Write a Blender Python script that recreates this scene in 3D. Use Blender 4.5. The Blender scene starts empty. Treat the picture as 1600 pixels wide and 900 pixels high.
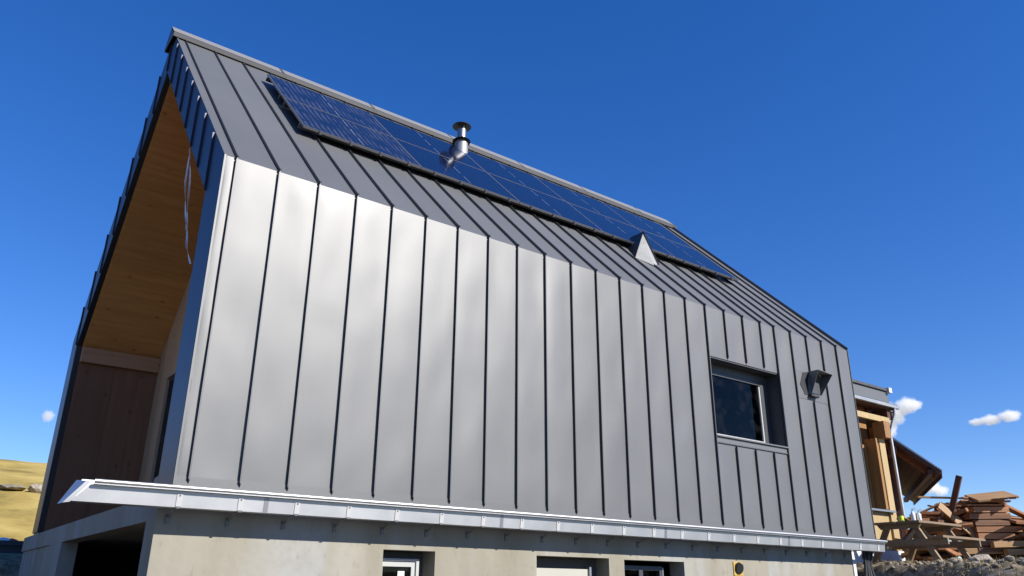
import bpy, bmesh, math, random
from mathutils import Vector, Matrix, noise
R = math.radians
random.seed(7)
sc = bpy.context.scene
col = sc.collection

# ------------------------------------------------------------------ camera
cd = bpy.data.cameras.new('camera'); cam = bpy.data.objects.new('camera', cd); col.objects.link(cam)
cd.sensor_width = 36; cd.lens = 27.727; cd.clip_start = 0.1; cd.clip_end = 12000
yaw, pitch, roll = R(36.901), R(21.046), R(0.3864)
fw = Vector((math.sin(yaw)*math.cos(pitch), math.cos(yaw)*math.cos(pitch), math.sin(pitch)))
ri = Vector((math.cos(yaw), -math.sin(yaw), 0)); up = ri.cross(fw)
r2 = ri*math.cos(roll)+up*math.sin(roll); u2 = -ri*math.sin(roll)+up*math.cos(roll)
M = Matrix((r2, u2, -fw)).transposed().to_4x4(); M.translation = Vector((-2.3266, -8.6216, 1.6))
cam.matrix_world = M
sc.camera = cam

# ------------------------------------------------------------------ sky and sun
SUN_AZ, SUN_EL = R(24), R(33)          # azimuth from the facade normal (-Y) towards +X
sd = Vector((math.sin(SUN_AZ)*math.cos(SUN_EL), -math.cos(SUN_AZ)*math.cos(SUN_EL), math.sin(SUN_EL)))
w = bpy.data.worlds.new('World'); sc.world = w; w.use_nodes = True
nt = w.node_tree; nt.nodes.clear()
sky = nt.nodes.new('ShaderNodeTexSky'); sky.sky_type = 'NISHITA'; sky.sun_disc = False
sky.sun_elevation = SUN_EL; sky.sun_rotation = math.atan2(sd.x, sd.y)
sky.altitude = 1900; sky.air_density = 1.0; sky.dust_density = 0.15; sky.ozone_density = 3.0
hs = nt.nodes.new('ShaderNodeHueSaturation'); hs.inputs['Saturation'].default_value = 1.47; hs.inputs['Hue'].default_value = .518
bg = nt.nodes.new('ShaderNodeBackground'); bg.inputs['Strength'].default_value = 0.15
wo = nt.nodes.new('ShaderNodeOutputWorld')
gm_ = nt.nodes.new('ShaderNodeGamma'); gm_.inputs[1].default_value = .8
nt.links.new(sky.outputs[0], gm_.inputs[0]); nt.links.new(gm_.outputs[0], hs.inputs['Color']); nt.links.new(hs.outputs[0], bg.inputs[0]); nt.links.new(bg.outputs[0], wo.inputs[0])
sl = bpy.data.lights.new('sun', 'SUN'); sl.energy = 4.8; sl.angle = R(0.53); sl.color = (1, .955, .88)
so = bpy.data.objects.new('sun', sl); col.objects.link(so)
so.rotation_euler = sd.to_track_quat('Z', 'Y').to_euler()
sc.view_settings.view_transform = 'Standard'; sc.view_settings.look = 'None'
sc.view_settings.exposure = 0.67; sc.view_settings.gamma = 1; sc.view_settings.use_curve_mapping = False
sc.cycles.volume_bounces = 8; sc.cycles.max_bounces = 14
sc.render.resolution_x = 1024; sc.render.resolution_y = 576

# ------------------------------------------------------------------ helpers
def tag(o, label=None, cat=None, group=None, kind=None):
    if label: o['label'] = label
    if cat: o['category'] = cat
    if group: o['group'] = group
    if kind: o['kind'] = kind
    return o
def empty(name, loc, label, cat, group=None, rz=0):
    o = bpy.data.objects.new(name, None); col.objects.link(o); o.location = loc; o.rotation_euler.z = rz
    o.empty_display_size = .2
    return tag(o, label, cat, group)
def link(name, me, parent=None):
    o = bpy.data.objects.new(name, me); col.objects.link(o)
    if parent is not None:
        o.parent = parent
    return o
class MB:
    def __init__(s): s.v = []; s.f = []
    def quad(s, *p):
        n = len(s.v); s.v += [tuple(a) for a in p]; s.f.append(tuple(range(n, n+len(p)))); return s
    def box(s, x0, x1, y0, y1, z0, z1):
        n = len(s.v)
        s.v += [(x0,y0,z0),(x1,y0,z0),(x1,y1,z0),(x0,y1,z0),(x0,y0,z1),(x1,y0,z1),(x1,y1,z1),(x0,y1,z1)]
        s.f += [tuple(n+i for i in q) for q in ((0,3,2,1),(4,5,6,7),(0,1,5,4),(1,2,6,5),(2,3,7,6),(3,0,4,7))]; return s
    def prism(s, prof, a, b, axis='x'):
        """profile list of 2d points (yz for x, xz for y, xy for z) extruded from a to b"""
        n = len(s.v); k = len(prof)
        def p(t, q): return {'x': (t, q[0], q[1]), 'y': (q[0], t, q[1]), 'z': (q[0], q[1], t)}[axis]
        s.v += [p(a, q) for q in prof] + [p(b, q) for q in prof]
        s.f += [tuple(n+i for i in range(k)), tuple(n+k+i for i in reversed(range(k)))]
        s.f += [(n+i, n+k+i, n+k+(i+1) % k, n+(i+1) % k) for i in range(k)]; return s
    def bar(s, a, b, wd, th, upv=(0,0,1)):
        a, b = Vector(a), Vector(b); d = (b-a).normalized(); u = Vector(upv)
        sx = d.cross(u)
        if sx.length < 1e-4: sx = d.cross(Vector((1,0,0)))
        sx.normalize(); sy = sx.cross(d).normalized(); sx *= wd/2; sy *= th/2
        n = len(s.v)
        for c in (a, b): s.v += [tuple(c-sx-sy), tuple(c+sx-sy), tuple(c+sx+sy), tuple(c-sx+sy)]
        s.f += [tuple(n+i for i in q) for q in ((3,2,1,0),(4,5,6,7),(0,1,5,4),(1,2,6,5),(2,3,7,6),(3,0,4,7))]; return s
    def tube(s, pts, rad, seg=12, cap=True):
        pts = [Vector(p) for p in pts]; n = len(s.v)
        rads = rad if isinstance(rad, (list, tuple)) else [rad]*len(pts)
        prev = None
        for i, p in enumerate(pts):
            d = (pts[min(i+1, len(pts)-1)]-pts[max(i-1, 0)])
            if d.length < 1e-6: d = Vector((0,0,1))
            d.normalize()
            ref = prev if prev is not None else (Vector((1,0,0)) if abs(d.x) < .9 else Vector((0,1,0)))
            x = (ref-d*ref.dot(d)).normalized(); y = d.cross(x); prev = x
            for j in range(seg):
                t = 2*math.pi*j/seg; s.v.append(tuple(p+(x*math.cos(t)+y*math.sin(t))*rads[i]))
        for i in range(len(pts)-1):
            for j in range(seg):
                a = n+i*seg+j; b = n+i*seg+(j+1) % seg; s.f.append((a, b, b+seg, a+seg))
        if cap:
            s.f.append(tuple(n+j for j in reversed(range(seg)))); s.f.append(tuple(n+(len(pts)-1)*seg+j for j in range(seg)))
        return s
    def mesh(s, name, mat, smooth=False):
        me = bpy.data.meshes.new(name); me.from_pydata(s.v, [], s.f); me.validate()
        bm = bmesh.new(); bm.from_mesh(me); bmesh.ops.recalc_face_normals(bm, faces=bm.faces[:]); bm.to_mesh(me); bm.free()
        if smooth:
            for p in me.polygons: p.use_smooth = True
        me.materials.append(mat); return me
    def build(s, name, mat, parent=None, smooth=False, bevel=0):
        o = link(name, s.mesh(name, mat, smooth), parent)
        if bevel:
            m = o.modifiers.new('bevel', 'BEVEL'); m.width = bevel; m.segments = 2; m.limit_method = 'ANGLE'
        return o
def autosmooth(o, ang=40):
    me = o.data
    for p in me.polygons: p.use_smooth = True
    me.set_sharp_from_angle(angle=R(ang))
    return o

# ------------------------------------------------------------------ materials
def mat(name, colr, rough=.6, metal=0., spec=.5, var=.0, vscale=3., col2=None, bump=0., bscale=20., stretch=None, coords='Object', detail=5, coat=0, rvar=0, rand=0.):
    m = bpy.data.materials.new(name); m.use_nodes = True; t = m.node_tree; n = t.nodes; L = t.links
    b = n['Principled BSDF']
    b.inputs['Base Color'].default_value = (*colr, 1); b.inputs['Roughness'].default_value = rough
    b.inputs['Metallic'].default_value = metal; b.inputs['Specular IOR Level'].default_value = spec
    b.inputs['Coat Weight'].default_value = coat
    tc = n.new('ShaderNodeTexCoord'); mp = n.new('ShaderNodeMapping')
    L.new(tc.outputs[coords], mp.inputs[0])
    if stretch: mp.inputs['Scale'].default_value = stretch
    last = None
    if var or col2 or rand:
        nz = n.new('ShaderNodeTexNoise'); nz.inputs['Scale'].default_value = vscale; nz.inputs['Detail'].default_value = detail
        L.new(mp.outputs[0], nz.inputs['Vector'])
        rp = n.new('ShaderNodeValToRGB'); rp.color_ramp.elements[0].position = .3; rp.color_ramp.elements[1].position = .7
        c2 = col2 or tuple(c*(1-var) for c in colr); c1 = colr if col2 else tuple(min(1, c*(1+var)) for c in colr)
        rp.color_ramp.elements[0].color = (*c2, 1); rp.color_ramp.elements[1].color = (*c1, 1)
        L.new(nz.outputs[0], rp.inputs[0]); last = rp.outputs[0]
        if rand:
            oi = n.new('ShaderNodeObjectInfo'); mr = n.new('ShaderNodeMapRange'); mr.inputs[3].default_value = 1-rand; mr.inputs[4].default_value = 1+rand
            L.new(oi.outputs['Random'], mr.inputs[0]); hv = n.new('ShaderNodeHueSaturation'); L.new(mr.outputs[0], hv.inputs['Value'])
            L.new(last, hv.inputs['Color']); last = hv.outputs[0]
        L.new(last, b.inputs['Base Color'])
        if rvar:
            mr = n.new('ShaderNodeMapRange'); mr.inputs[3].default_value = rough-rvar; mr.inputs[4].default_value = rough+rvar
            L.new(nz.outputs[0], mr.inputs[0]); L.new(mr.outputs[0], b.inputs['Roughness'])
    if bump:
        nb = n.new('ShaderNodeTexNoise'); nb.inputs['Scale'].default_value = bscale; nb.inputs['Detail'].default_value = 6
        L.new(mp.outputs[0], nb.inputs['Vector'])
        bp = n.new('ShaderNodeBump'); bp.inputs['Strength'].default_value = bump; bp.inputs['Distance'].default_value = .02
        L.new(nb.outputs[0], bp.inputs['Height']); L.new(bp.outputs[0], b.inputs['Normal'])
    m['out'] = b.name
    return m
def wood(name, c1, c2, stretch, rough=.65, knots=True, rand=.12, wscale=3):
    m = mat(name, c1, rough, var=.0, col2=c2, vscale=wscale, stretch=stretch, bump=.15, bscale=14, detail=8, rand=rand)
    if knots:
        t = m.node_tree; n = t.nodes; L = t.links; b = n['Principled BSDF']
        src = b.inputs['Base Color'].links[0].from_socket
        tc = n.new('ShaderNodeTexCoord'); mp = n.new('ShaderNodeMapping'); L.new(tc.outputs['Object'], mp.inputs[0])
        mp.inputs['Scale'].default_value = tuple(.35+.25*(s > 1) + 0*s for s in stretch)
        vo = n.new('ShaderNodeTexVoronoi'); vo.inputs['Scale'].default_value = 6.5; L.new(mp.outputs[0], vo.inputs['Vector'])
        rp = n.new('ShaderNodeValToRGB'); rp.color_ramp.elements[0].position = .06; rp.color_ramp.elements[1].position = .15
        rp.color_ramp.elements[0].color = (.25,.2,.15,1); rp.color_ramp.elements[1].color = (1,1,1,1)
        L.new(vo.outputs['Distance'], rp.inputs[0])
        mx = n.new('ShaderNodeMix'); mx.data_type = 'RGBA'; mx.blend_type = 'MULTIPLY'; mx.inputs[0].default_value = .5
        L.new(src, mx.inputs[6]); L.new(rp.outputs[0], mx.inputs[7]); L.new(mx.outputs[2], b.inputs['Base Color'])
    return m
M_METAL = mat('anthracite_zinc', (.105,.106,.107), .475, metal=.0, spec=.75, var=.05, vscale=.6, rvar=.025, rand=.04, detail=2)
M_SEAM = mat('anthracite_seam', (.10,.102,.106), .5, metal=.5, var=.05)
M_TRIM = mat('dark_trim', (.07,.073,.08), .45, metal=.4, var=.05)
M_CAP = mat('ridge_zinc', (.062,.062,.064), .6, metal=.0, spec=.15, var=.08, vscale=1.5)
M_GALV = mat('galvanised_steel', (.52,.52,.52), .45, metal=.85, var=.06, vscale=2.5, bump=.04, bscale=6, rvar=.06)
M_CAPLIT = mat('ridge_painted_sunlit', (.17,.17,.175), .65)
M_VENT = mat('vent_sheet', (.27,.27,.265), .7, var=.12, vscale=6)
M_PLATE = mat('bracket_plate', (.42,.42,.42), .6)
M_ARM = mat('bracket_arm', (.16,.16,.165), .5, metal=.4)
M_FLUE = mat('flue_zinc', (.30,.30,.305), .5, metal=.6, var=.1, vscale=5)
M_STEEL = mat('stainless_steel', (.30,.30,.31), .38, metal=1., var=.05)
M_BLACK = mat('black_paint', (.018,.018,.02), .5)
M_CELL = mat('solar_glass', (.006,.010,.035), .10, spec=.45, coat=.0)
M_FRAMEAL = mat('aluminium', (.32,.32,.34), .4, metal=.8)
M_WIN = mat('light_frame', (.40,.40,.385), .5, var=.04)
M_RUBBER = mat('black_rubber', (.02,.02,.022), .7)
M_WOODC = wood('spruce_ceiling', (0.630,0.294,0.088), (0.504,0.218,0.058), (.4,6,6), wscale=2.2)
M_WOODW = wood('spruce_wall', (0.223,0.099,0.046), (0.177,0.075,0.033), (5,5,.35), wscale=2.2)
M_WOODB = wood('spruce_beam', (0.462,0.237,0.119), (0.363,0.180,0.085), (.3,6,6), wscale=2.2)
M_WOODP = wood('pale_larch', (0.459,0.341,0.167), (0.384,0.267,0.118), (6,6,.4), wscale=2.2)
M_WOODO = wood('orange_larch', (0.300,0.156,0.048), (0.240,0.114,0.030), (6,6,.4), wscale=2.2)
M_OLD = wood('old_brown_wood', (.105,.040,.024), (.06,.023,.014), (5,5,.5), wscale=2.2, rand=.25)
M_REDW = wood('red_brown_beam', (.26,.10,.05), (.18,.07,.035), (.6,6,6), wscale=3)
M_SCRAP = wood('scrap_wood', (.28,.128,.052), (.17,.07,.028), (.6,6,6), wscale=3, rand=.45)
M_SCRAPL = wood('pale_scrap_wood', (.42,.255,.115), (.31,.17,.07), (.6,6,6), wscale=3, rand=.2)
M_TABLE = wood('weathered_table_wood', (.26,.185,.115), (.17,.115,.07), (.6,6,6), wscale=3, rand=.15)
M_GREYW = mat('shutter_cream', (.40,.385,.33), .6, var=.03, vscale=2)
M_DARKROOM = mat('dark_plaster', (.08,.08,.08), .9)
M_SLATE = mat('dark_roofing', (.05,.05,.055), .6, var=.2, vscale=8)
M_STONE = mat('stone', (.25,.215,.165), .85, var=.35, vscale=4, bump=.5, bscale=9, rand=.25)
M_PLASTER = mat('white_plinth', (.6,.6,.6), .8, var=.08, vscale=5)
M_ORANGE = mat('orange_pvc', (.42,.075,.02), .4)
M_YELLOW = mat('yellow_foam', (.48,.31,.06), .8, var=.15, vscale=20)
M_LIME = mat('lime_plastic', (.55,.7,.03), .35)
M_CLEAR = mat('white_plastic', (.72,.74,.74), .3)
M_PAPER = mat('notice_paper', (.70,.76,.68), .8, var=.05, vscale=10)
M_RED = mat('red_plastic', (.5,.04,.035), .5)
M_NAVY = mat('dark_container_paint', (.03,.035,.05), .6, var=.3, vscale=3)
M_STRAP = mat('plastic_strap', (.75,.76,.78), .4)

def concrete(name):
    m = mat(name, (.50,.455,.37), .88, bump=.35, bscale=7)
    t = m.node_tree; n = t.nodes; L = t.links; b = n['Principled BSDF']
    tc = n.new('ShaderNodeTexCoord')
    def nz(scale, st, det=6):
        mp = n.new('ShaderNodeMapping'); mp.inputs['Scale'].default_value = st; L.new(tc.outputs['Object'], mp.inputs[0])
        q = n.new('ShaderNodeTexNoise'); q.inputs['Scale'].default_value = scale; q.inputs['Detail'].default_value = det; L.new(mp.outputs[0], q.inputs['Vector']); return q.outputs[0]
    def ramp(src, p0, c0, p1, c1):
        r = n.new('ShaderNodeValToRGB'); e = r.color_ramp.elements; e[0].position = p0; e[1].position = p1; e[0].color = (*c0, 1); e[1].color = (*c1, 1); L.new(src, r.inputs[0]); return r.outputs[0]
    def mix(fac, a, bb, mode='MIX'):
        x = n.new('ShaderNodeMix'); x.data_type = 'RGBA'; x.blend_type = mode
        if isinstance(fac, float): x.inputs[0].default_value = fac
        else: L.new(fac, x.inputs[0])
        L.new(a, x.inputs[6]); L.new(bb, x.inputs[7]); return x.outputs[2]
    base = ramp(nz(1.1, (1.6,1.6,.25)), .35, (.24,.217,.165), .68, (.305,.286,.236))
    grey = ramp(nz(.9, (1.3,1.3,.12), 3), .52, (0,0,0), .62, (1,1,1))
    gcol = ramp(nz(5, (1,1,1)), .3, (.27,.262,.235), .7, (.32,.314,.29))
    c = mix(grey, base, gcol)
    spots = ramp(nz(11, (1,1,.5), 10), .27, (.55,.5,.45), .40, (1,1,1))
    c = mix(.35, c, spots, 'MULTIPLY')
    L.new(c, b.inputs['Base Color'])
    return m
M_CONC = concrete('cast_concrete')

def glass_mat(name, tint=.30):
    m = bpy.data.materials.new(name); m.use_nodes = True; t = m.node_tree; n = t.nodes; L = t.links; n.clear()
    o = n.new('ShaderNodeOutputMaterial'); tr = n.new('ShaderNodeBsdfTransparent'); tr.inputs[0].default_value = (tint, tint, tint*1.05, 1)
    gl = n.new('ShaderNodeBsdfGlossy'); gl.inputs['Roughness'].default_value = .02
    fr = n.new('ShaderNodeFresnel'); fr.inputs[0].default_value = 1.28
    tc = n.new('ShaderNodeTexCoord'); nz = n.new('ShaderNodeTexNoise'); nz.inputs['Scale'].default_value = 5; nz.inputs['Detail'].default_value = 8
    L.new(tc.outputs['Object'], nz.inputs['Vector'])
    df = n.new('ShaderNodeBsdfDiffuse'); df.inputs[0].default_value = (.4,.4,.38,1)
    mr = n.new('ShaderNodeMapRange'); mr.inputs[1].default_value = .5; mr.inputs[2].default_value = .9; mr.inputs[3].default_value = .0; mr.inputs[4].default_value = .03
    L.new(nz.outputs[0], mr.inputs[0])
    ms = n.new('ShaderNodeMixShader'); L.new(mr.outputs[0], ms.inputs[0]); L.new(tr.outputs[0], ms.inputs[1]); L.new(df.outputs[0], ms.inputs[2])
    m2 = n.new('ShaderNodeMixShader'); L.new(fr.outputs[0], m2.inputs[0]); L.new(ms.outputs[0], m2.inputs[1]); L.new(gl.outputs[0], m2.inputs[2])
    L.new(m2.outputs[0], o.inputs[0]); return m
M_GLASS = glass_mat('window_glass')

def solar_nodes(m):
    t = m.node_tree; n = t.nodes; L = t.links; b = n['Principled BSDF']
    tc = n.new('ShaderNodeTexCoord')
    # fine silver bus bars between the cells, in the module's own plane
    def lines(axis, period, width):
        s = n.new('ShaderNodeSeparateXYZ'); L.new(tc.outputs['Object'], s.inputs[0])
        a = n.new('ShaderNodeMath'); a.operation = 'PINGPONG'; a.inputs[1].default_value = period/2; L.new(s.outputs[axis], a.inputs[0])
        c = n.new('ShaderNodeMath'); c.operation = 'LESS_THAN'; c.inputs[1].default_value = width; L.new(a.outputs[0], c.inputs[0]); return c.outputs[0]
    l1 = lines(0, .1716, .0018); l2 = lines(1, .1716, .0018)
    mx = n.new('ShaderNodeMath'); mx.operation = 'MAXIMUM'; L.new(l1, mx.inputs[0]); L.new(l2, mx.inputs[1])
    c = n.new('ShaderNodeMix'); c.data_type = 'RGBA'; c.inputs[6].default_value = (.004,.008,.03,1); c.inputs[7].default_value = (.03,.04,.07,1)
    L.new(mx.outputs[0], c.inputs[0]); L.new(c.outputs[2], b.inputs['Base Color'])
    wv = n.new('ShaderNodeTexNoise'); wv.inputs['Scale'].default_value = 9; L.new(tc.outputs['Object'], wv.inputs['Vector'])
    bp = n.new('ShaderNodeBump'); bp.inputs['Strength'].default_value = .05; bp.inputs['Distance'].default_value = .004
    L.new(wv.outputs[0], bp.inputs['Height']); L.new(bp.outputs[0], b.inputs['Normal'])
solar_nodes(M_CELL)

# ------------------------------------------------------------------ terrain
def ss(a, b, x):
    t = max(0, min(1, (x-a)/(b-a))); return t*t*(3-2*t)
def ground_z(x, y, detail=True):
    bank = .5*x-.86*y-6.3
    dist = math.hypot(x+2.3, y+8.6)
    right = max(ss(12.15, 13.0, x), ss(-.1, 1.3, bank)*ss(7.5, 11.5, dist))
    lift = min(2.6, 1.56+.0315*dist)
    z = right*lift
    back = ss(9.6, 12.0, y)*2.3
    z = max(z, back)
    u = max(0, min(1, (y-17)/100))
    z += 11.6*u*(2-u)*(1-ss(25, 110, x))
    if detail:
        if y > 16 : z += .35*noise.noise(Vector((x*.09, y*.09, 0)))*ss(16, 30, y) + .12*noise.noise(Vector((x*.5, y*.5, 3)))*ss(16,22,y)
        if right > .02: z += right*(.07*noise.noise(Vector((x*1.3, y*1.3, 1)))+.05*noise.noise(Vector((x*4, y*4, 2)))+.035*noise.noise(Vector((x*11, y*11, 5))))
    if -.3 < x < 12.25 and .05 < y < 9.7: z = min(z, -.25)
    return z
def axis(pts):
    out = []
    for a, b, d in pts:
        k = max(1, round((b-a)/d)); out += [a+(b-a)*i/k for i in range(k)]
    out.append(pts[-1][1]); return out
xs = axis([(-4000,-400,600),(-400,-60,40),(-60,-10,4),(-10,-.4,.8),(-.4,8,.6),(8,12.1,.14),(12.1,16.5,.12),(16.5,26,.4),(26,60,3),(60,400,30),(400,4000,600)])
ys = axis([(-4000,-400,600),(-400,-30,40),(-30,-8,3),(-8,-5,.4),(-5,1.2,.12),(1.2,5,.5),(5,20,.6),(20,120,1.7),(120,300,20),(300,4000,600)])
vv = [(x, y, ground_z(x, y)) for y in ys for x in xs]; nx = len(xs)
ff = [(j*nx+i, j*nx+i+1, (j+1)*nx+i+1, (j+1)*nx+i) for j in range(len(ys)-1) for i in range(nx-1)]
me = bpy.data.meshes.new('ground'); me.from_pydata(vv, [], ff)
for p in me.polygons: p.use_smooth = True
def ground_mat():
    m = mat('dry_grass_and_soil', (.45,.33,.13), .95, spec=.1, bump=.8, bscale=6)
    t = m.node_tree; n = t.nodes; L = t.links; b = n['Principled BSDF']
    tc = n.new('ShaderNodeTexCoord')
    def nz(scale, det=8, st=(1,1,1)):
        mp = n.new('ShaderNodeMapping'); mp.inputs['Scale'].default_value = st; L.new(tc.outputs['Object'], mp.inputs[0])
        q = n.new('ShaderNodeTexNoise'); q.inputs['Scale'].default_value = scale; q.inputs['Detail'].default_value = det; q.inputs['Roughness'].default_value = .65; L.new(mp.outputs[0], q.inputs['Vector']); return q.outputs[0]
    def ramp(src, *st):
        r = n.new('ShaderNodeValToRGB'); e = r.color_ramp.elements
        while len(e) < len(st): e.new(.5)
        for el, (p, c) in zip(e, st): el.position = p; el.color = (*c, 1)
        L.new(src, r.inputs[0]); return r.outputs[0]
    g = ramp(nz(.35, 10, (1,.6,1)), (.30, (.17,.13,.035)), (.48, (.36,.265,.08)), (.68, (.50,.38,.13)))
    s = ramp(nz(3.5), (.30, (.03,.024,.018)), (.48, (.085,.07,.05)), (.62, (.16,.14,.11)), (.75, (.26,.245,.21)))
    s2 = ramp(nz(6.5), (.30, (.06,.05,.036)), (.48, (.17,.14,.10)), (.62, (.27,.235,.18)), (.75, (.36,.335,.28)))
    sp = n.new('ShaderNodeSeparateXYZ'); L.new(tc.outputs['Object'], sp.inputs[0])
    mz = n.new('ShaderNodeMapRange'); mz.inputs[1].default_value = .9; mz.inputs[2].default_value = 1.5; L.new(sp.outputs[2], mz.inputs[0])
    xz = n.new('ShaderNodeMix'); xz.data_type = 'RGBA'; L.new(mz.outputs[0], xz.inputs[0]); L.new(s, xz.inputs[6]); L.new(s2, xz.inputs[7]); s = xz.outputs[2]
    mr = n.new('ShaderNodeMapRange'); mr.inputs[1].default_value = 11; mr.inputs[2].default_value = 15; L.new(sp.outputs[1], mr.inputs[0])
    x = n.new('ShaderNodeMix'); x.data_type = 'RGBA'; L.new(mr.outputs[0], x.inputs[0]); L.new(s, x.inputs[6]); L.new(g, x.inputs[7])
    L.new(x.outputs[2], b.inputs['Base Color'])
    return m
M_GROUND = ground_mat()
me.materials.append(M_GROUND)
tag(link('ground', me), kind='structure')

# ------------------------------------------------------------------ the house
S = .53; ZB = 2.579; H = 6.4336; RY = 4.7887; RZ = 11.2605; XL = -.146; XR = 13.09
K = (RZ-H)/RY; CS = 1/math.hypot(1, K); NR = Vector((0, -K*CS, CS))
SEAMX = [i*S for i in range(20)] + [(i-.1866)*S for i in range(20, 25)]
TH = .60; TV = .83; W2 = 2*RY
def rz(y): return H+K*min(y, W2-y)
house = empty('house', (6.5, 0, 0), 'large house clad in anthracite standing seam metal with steep roof on concrete base', 'house')
def hpart(name, mb, m, parent=None, **k):
    o = mb.build(name, m, parent if parent is not None else house, **k)
    if parent is None: o.matrix_parent_inverse = house_inv
    return o
house_inv = Matrix.Translation((6.5, 0, 0)).inverted()

WX0, WX1, WZ0, WZ1 = 8.50, 10.50, 4.12, 5.50      # window opening
# core walls
c = MB()
wallprof = lambda z0, z1: [(.03, z0), (TH, z0), (TH, z1), (.03, z1)]
c.box(XL+.02, WX0, .03, TH-.01, ZB-.05, WZ0); c.box(WX1, XR-.02, .03, TH-.01, ZB-.05, WZ0)
c.box(WX0, WX1, .03, TH-.01, ZB-.05, WZ0-.002)
c.box(XL+.02, WX0-.002, .03, TH-.01, WZ0, WZ1); c.box(WX1+.002, XR-.02, .03, TH-.01, WZ0, WZ1)
c.prism([(.03, WZ1), (TH-.01, WZ1), (TH-.01, rz(TH)-TV), (TH-.01, H+.2), (.03, H-.03)], XL+.02, XR-.02)
front = hpart('front_wall', c, M_DARKROOM)
c = MB().box(XL+.02, XR-.02, W2-TH, W2-.03, ZB-.05, H)
rear = hpart('rear_wall', c, M_TRIM)
c = MB(); e = .03/CS
c.prism([(.0+.02, H-.02), (RY, RZ-e), (RY, RZ-TV), (TH, rz(TH)-TV), (TH, H-.0)], XL+.02, XR-.02)
c.prism([(W2-.02, H-.02), (RY+.001, RZ-e), (RY+.001, RZ-TV), (W2-TH, rz(TH)-TV), (W2-TH, H-.0)], XL+.02, XR-.02)
roof = hpart('roof', c, M_TRIM)
c = MB().prism([(.03, ZB-.05), (W2-.03, ZB-.05), (W2-.03, H), (RY, RZ-.1), (.03, H)], XR-.25, XR-.021)
hpart('end_gable_wall', c, M_METAL)

def sheet(name, o, u, v, nrm, lu, lv, nu, nv, amp, parent, m, seed=0, th=.012, inv=None):
    """one metal panel: gently buckled face with folded edges"""
    o, u, v, nrm = Vector(o), Vector(u), Vector(v), Vector(nrm)
    V = []; F = []
    tilt = random.gauss(0, .011); bow = random.uniform(-.2, 1)*.004
    for j in range(nv+1):
        for i in range(nu+1):
            a, b = i/nu, j/nv
            edge = min(1, 5*a, 5*(1-a))*min(1, b*lv/.25, (1-b)*lv/.25)
            d = amp*noise.noise(Vector((a*lu*1.7+seed*5.3, b*lv*1.1, seed*2.1)))*1.3 + .4*amp*noise.noise(Vector((a*lu*4+seed*3.3, b*lv*2.6, seed*1.7))) + bow*math.sin(math.pi*a) + tilt*(a-.5)*lu
            V.append(o+u*(a*lu)+v*(b*lv)+nrm*(d*edge))
    for j in range(nv):
        for i in range(nu):
            q = j*(nu+1)+i; F.append((q, q+1, q+nu+2, q+nu+1))
    rim = [i for i in range(nu+1)]+[j*(nu+1)+nu for j in range(1, nv+1)]+[nv*(nu+1)+i for i in range(nu-1, -1, -1)]+[j*(nu+1) for j in range(nv-1, 0, -1)]
    n0 = len(V); V += [V[k]-nrm*th for k in rim]; r = len(rim)
    F += [(rim[k], n0+k, n0+(k+1) % r, rim[(k+1) % r]) for k in range(r)]
    me = bpy.data.meshes.new(name); me.from_pydata([tuple(p) for p in V], [], F)
    bm = bmesh.new(); bm.from_mesh(me); bmesh.ops.recalc_face_normals(bm, faces=bm.faces[:])
    bm.to_mesh(me); bm.free()
    # make sure the face looks outward
    if me.polygons[0].normal.dot(nrm) < 0: me.flip_normals()
    for p in me.polygons: p.use_smooth = True
    me.set_sharp_from_angle(angle=R(35)); me.materials.append(m)
    return link(name, me, parent)
SH = .040; ST = .004      # seam height and half thickness
g = .003
edges = [XL]+SEAMX+[XR]
YN = Vector((0, -1, 0)); ZV = Vector((0, 0, 1)); XV = Vector((1, 0, 0)); SV = Vector((0, CS, K*CS)); SLEN = RY/CS
for i in range(len(edges)-1):
    x0, x1 = edges[i]+g, edges[i+1]-g
    if WX0-.1 < (x0+x1)/2 < WX1+.05:
        spans = [(ZB+.0, 3.985), (WZ1+.006, H)]
    elif 11.0 < (x0+x1)/2 < 12.12:
        spans = [(ZB, 5.125), (5.665, H)]
    else: spans = [(ZB, H)]
    for (a, b) in spans:
        sheet('metal_panel', (x0, 0, a), XV, ZV, YN, x1-x0, b-a, 6, max(4, int((b-a)*7)), 0.0110, front, M_METAL, i+a)
    sheet('metal_panel', (x0, 0, H), XV, SV, NR, x1-x0, SLEN, 4, 20, .004, roof, M_METAL, i+40)
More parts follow.
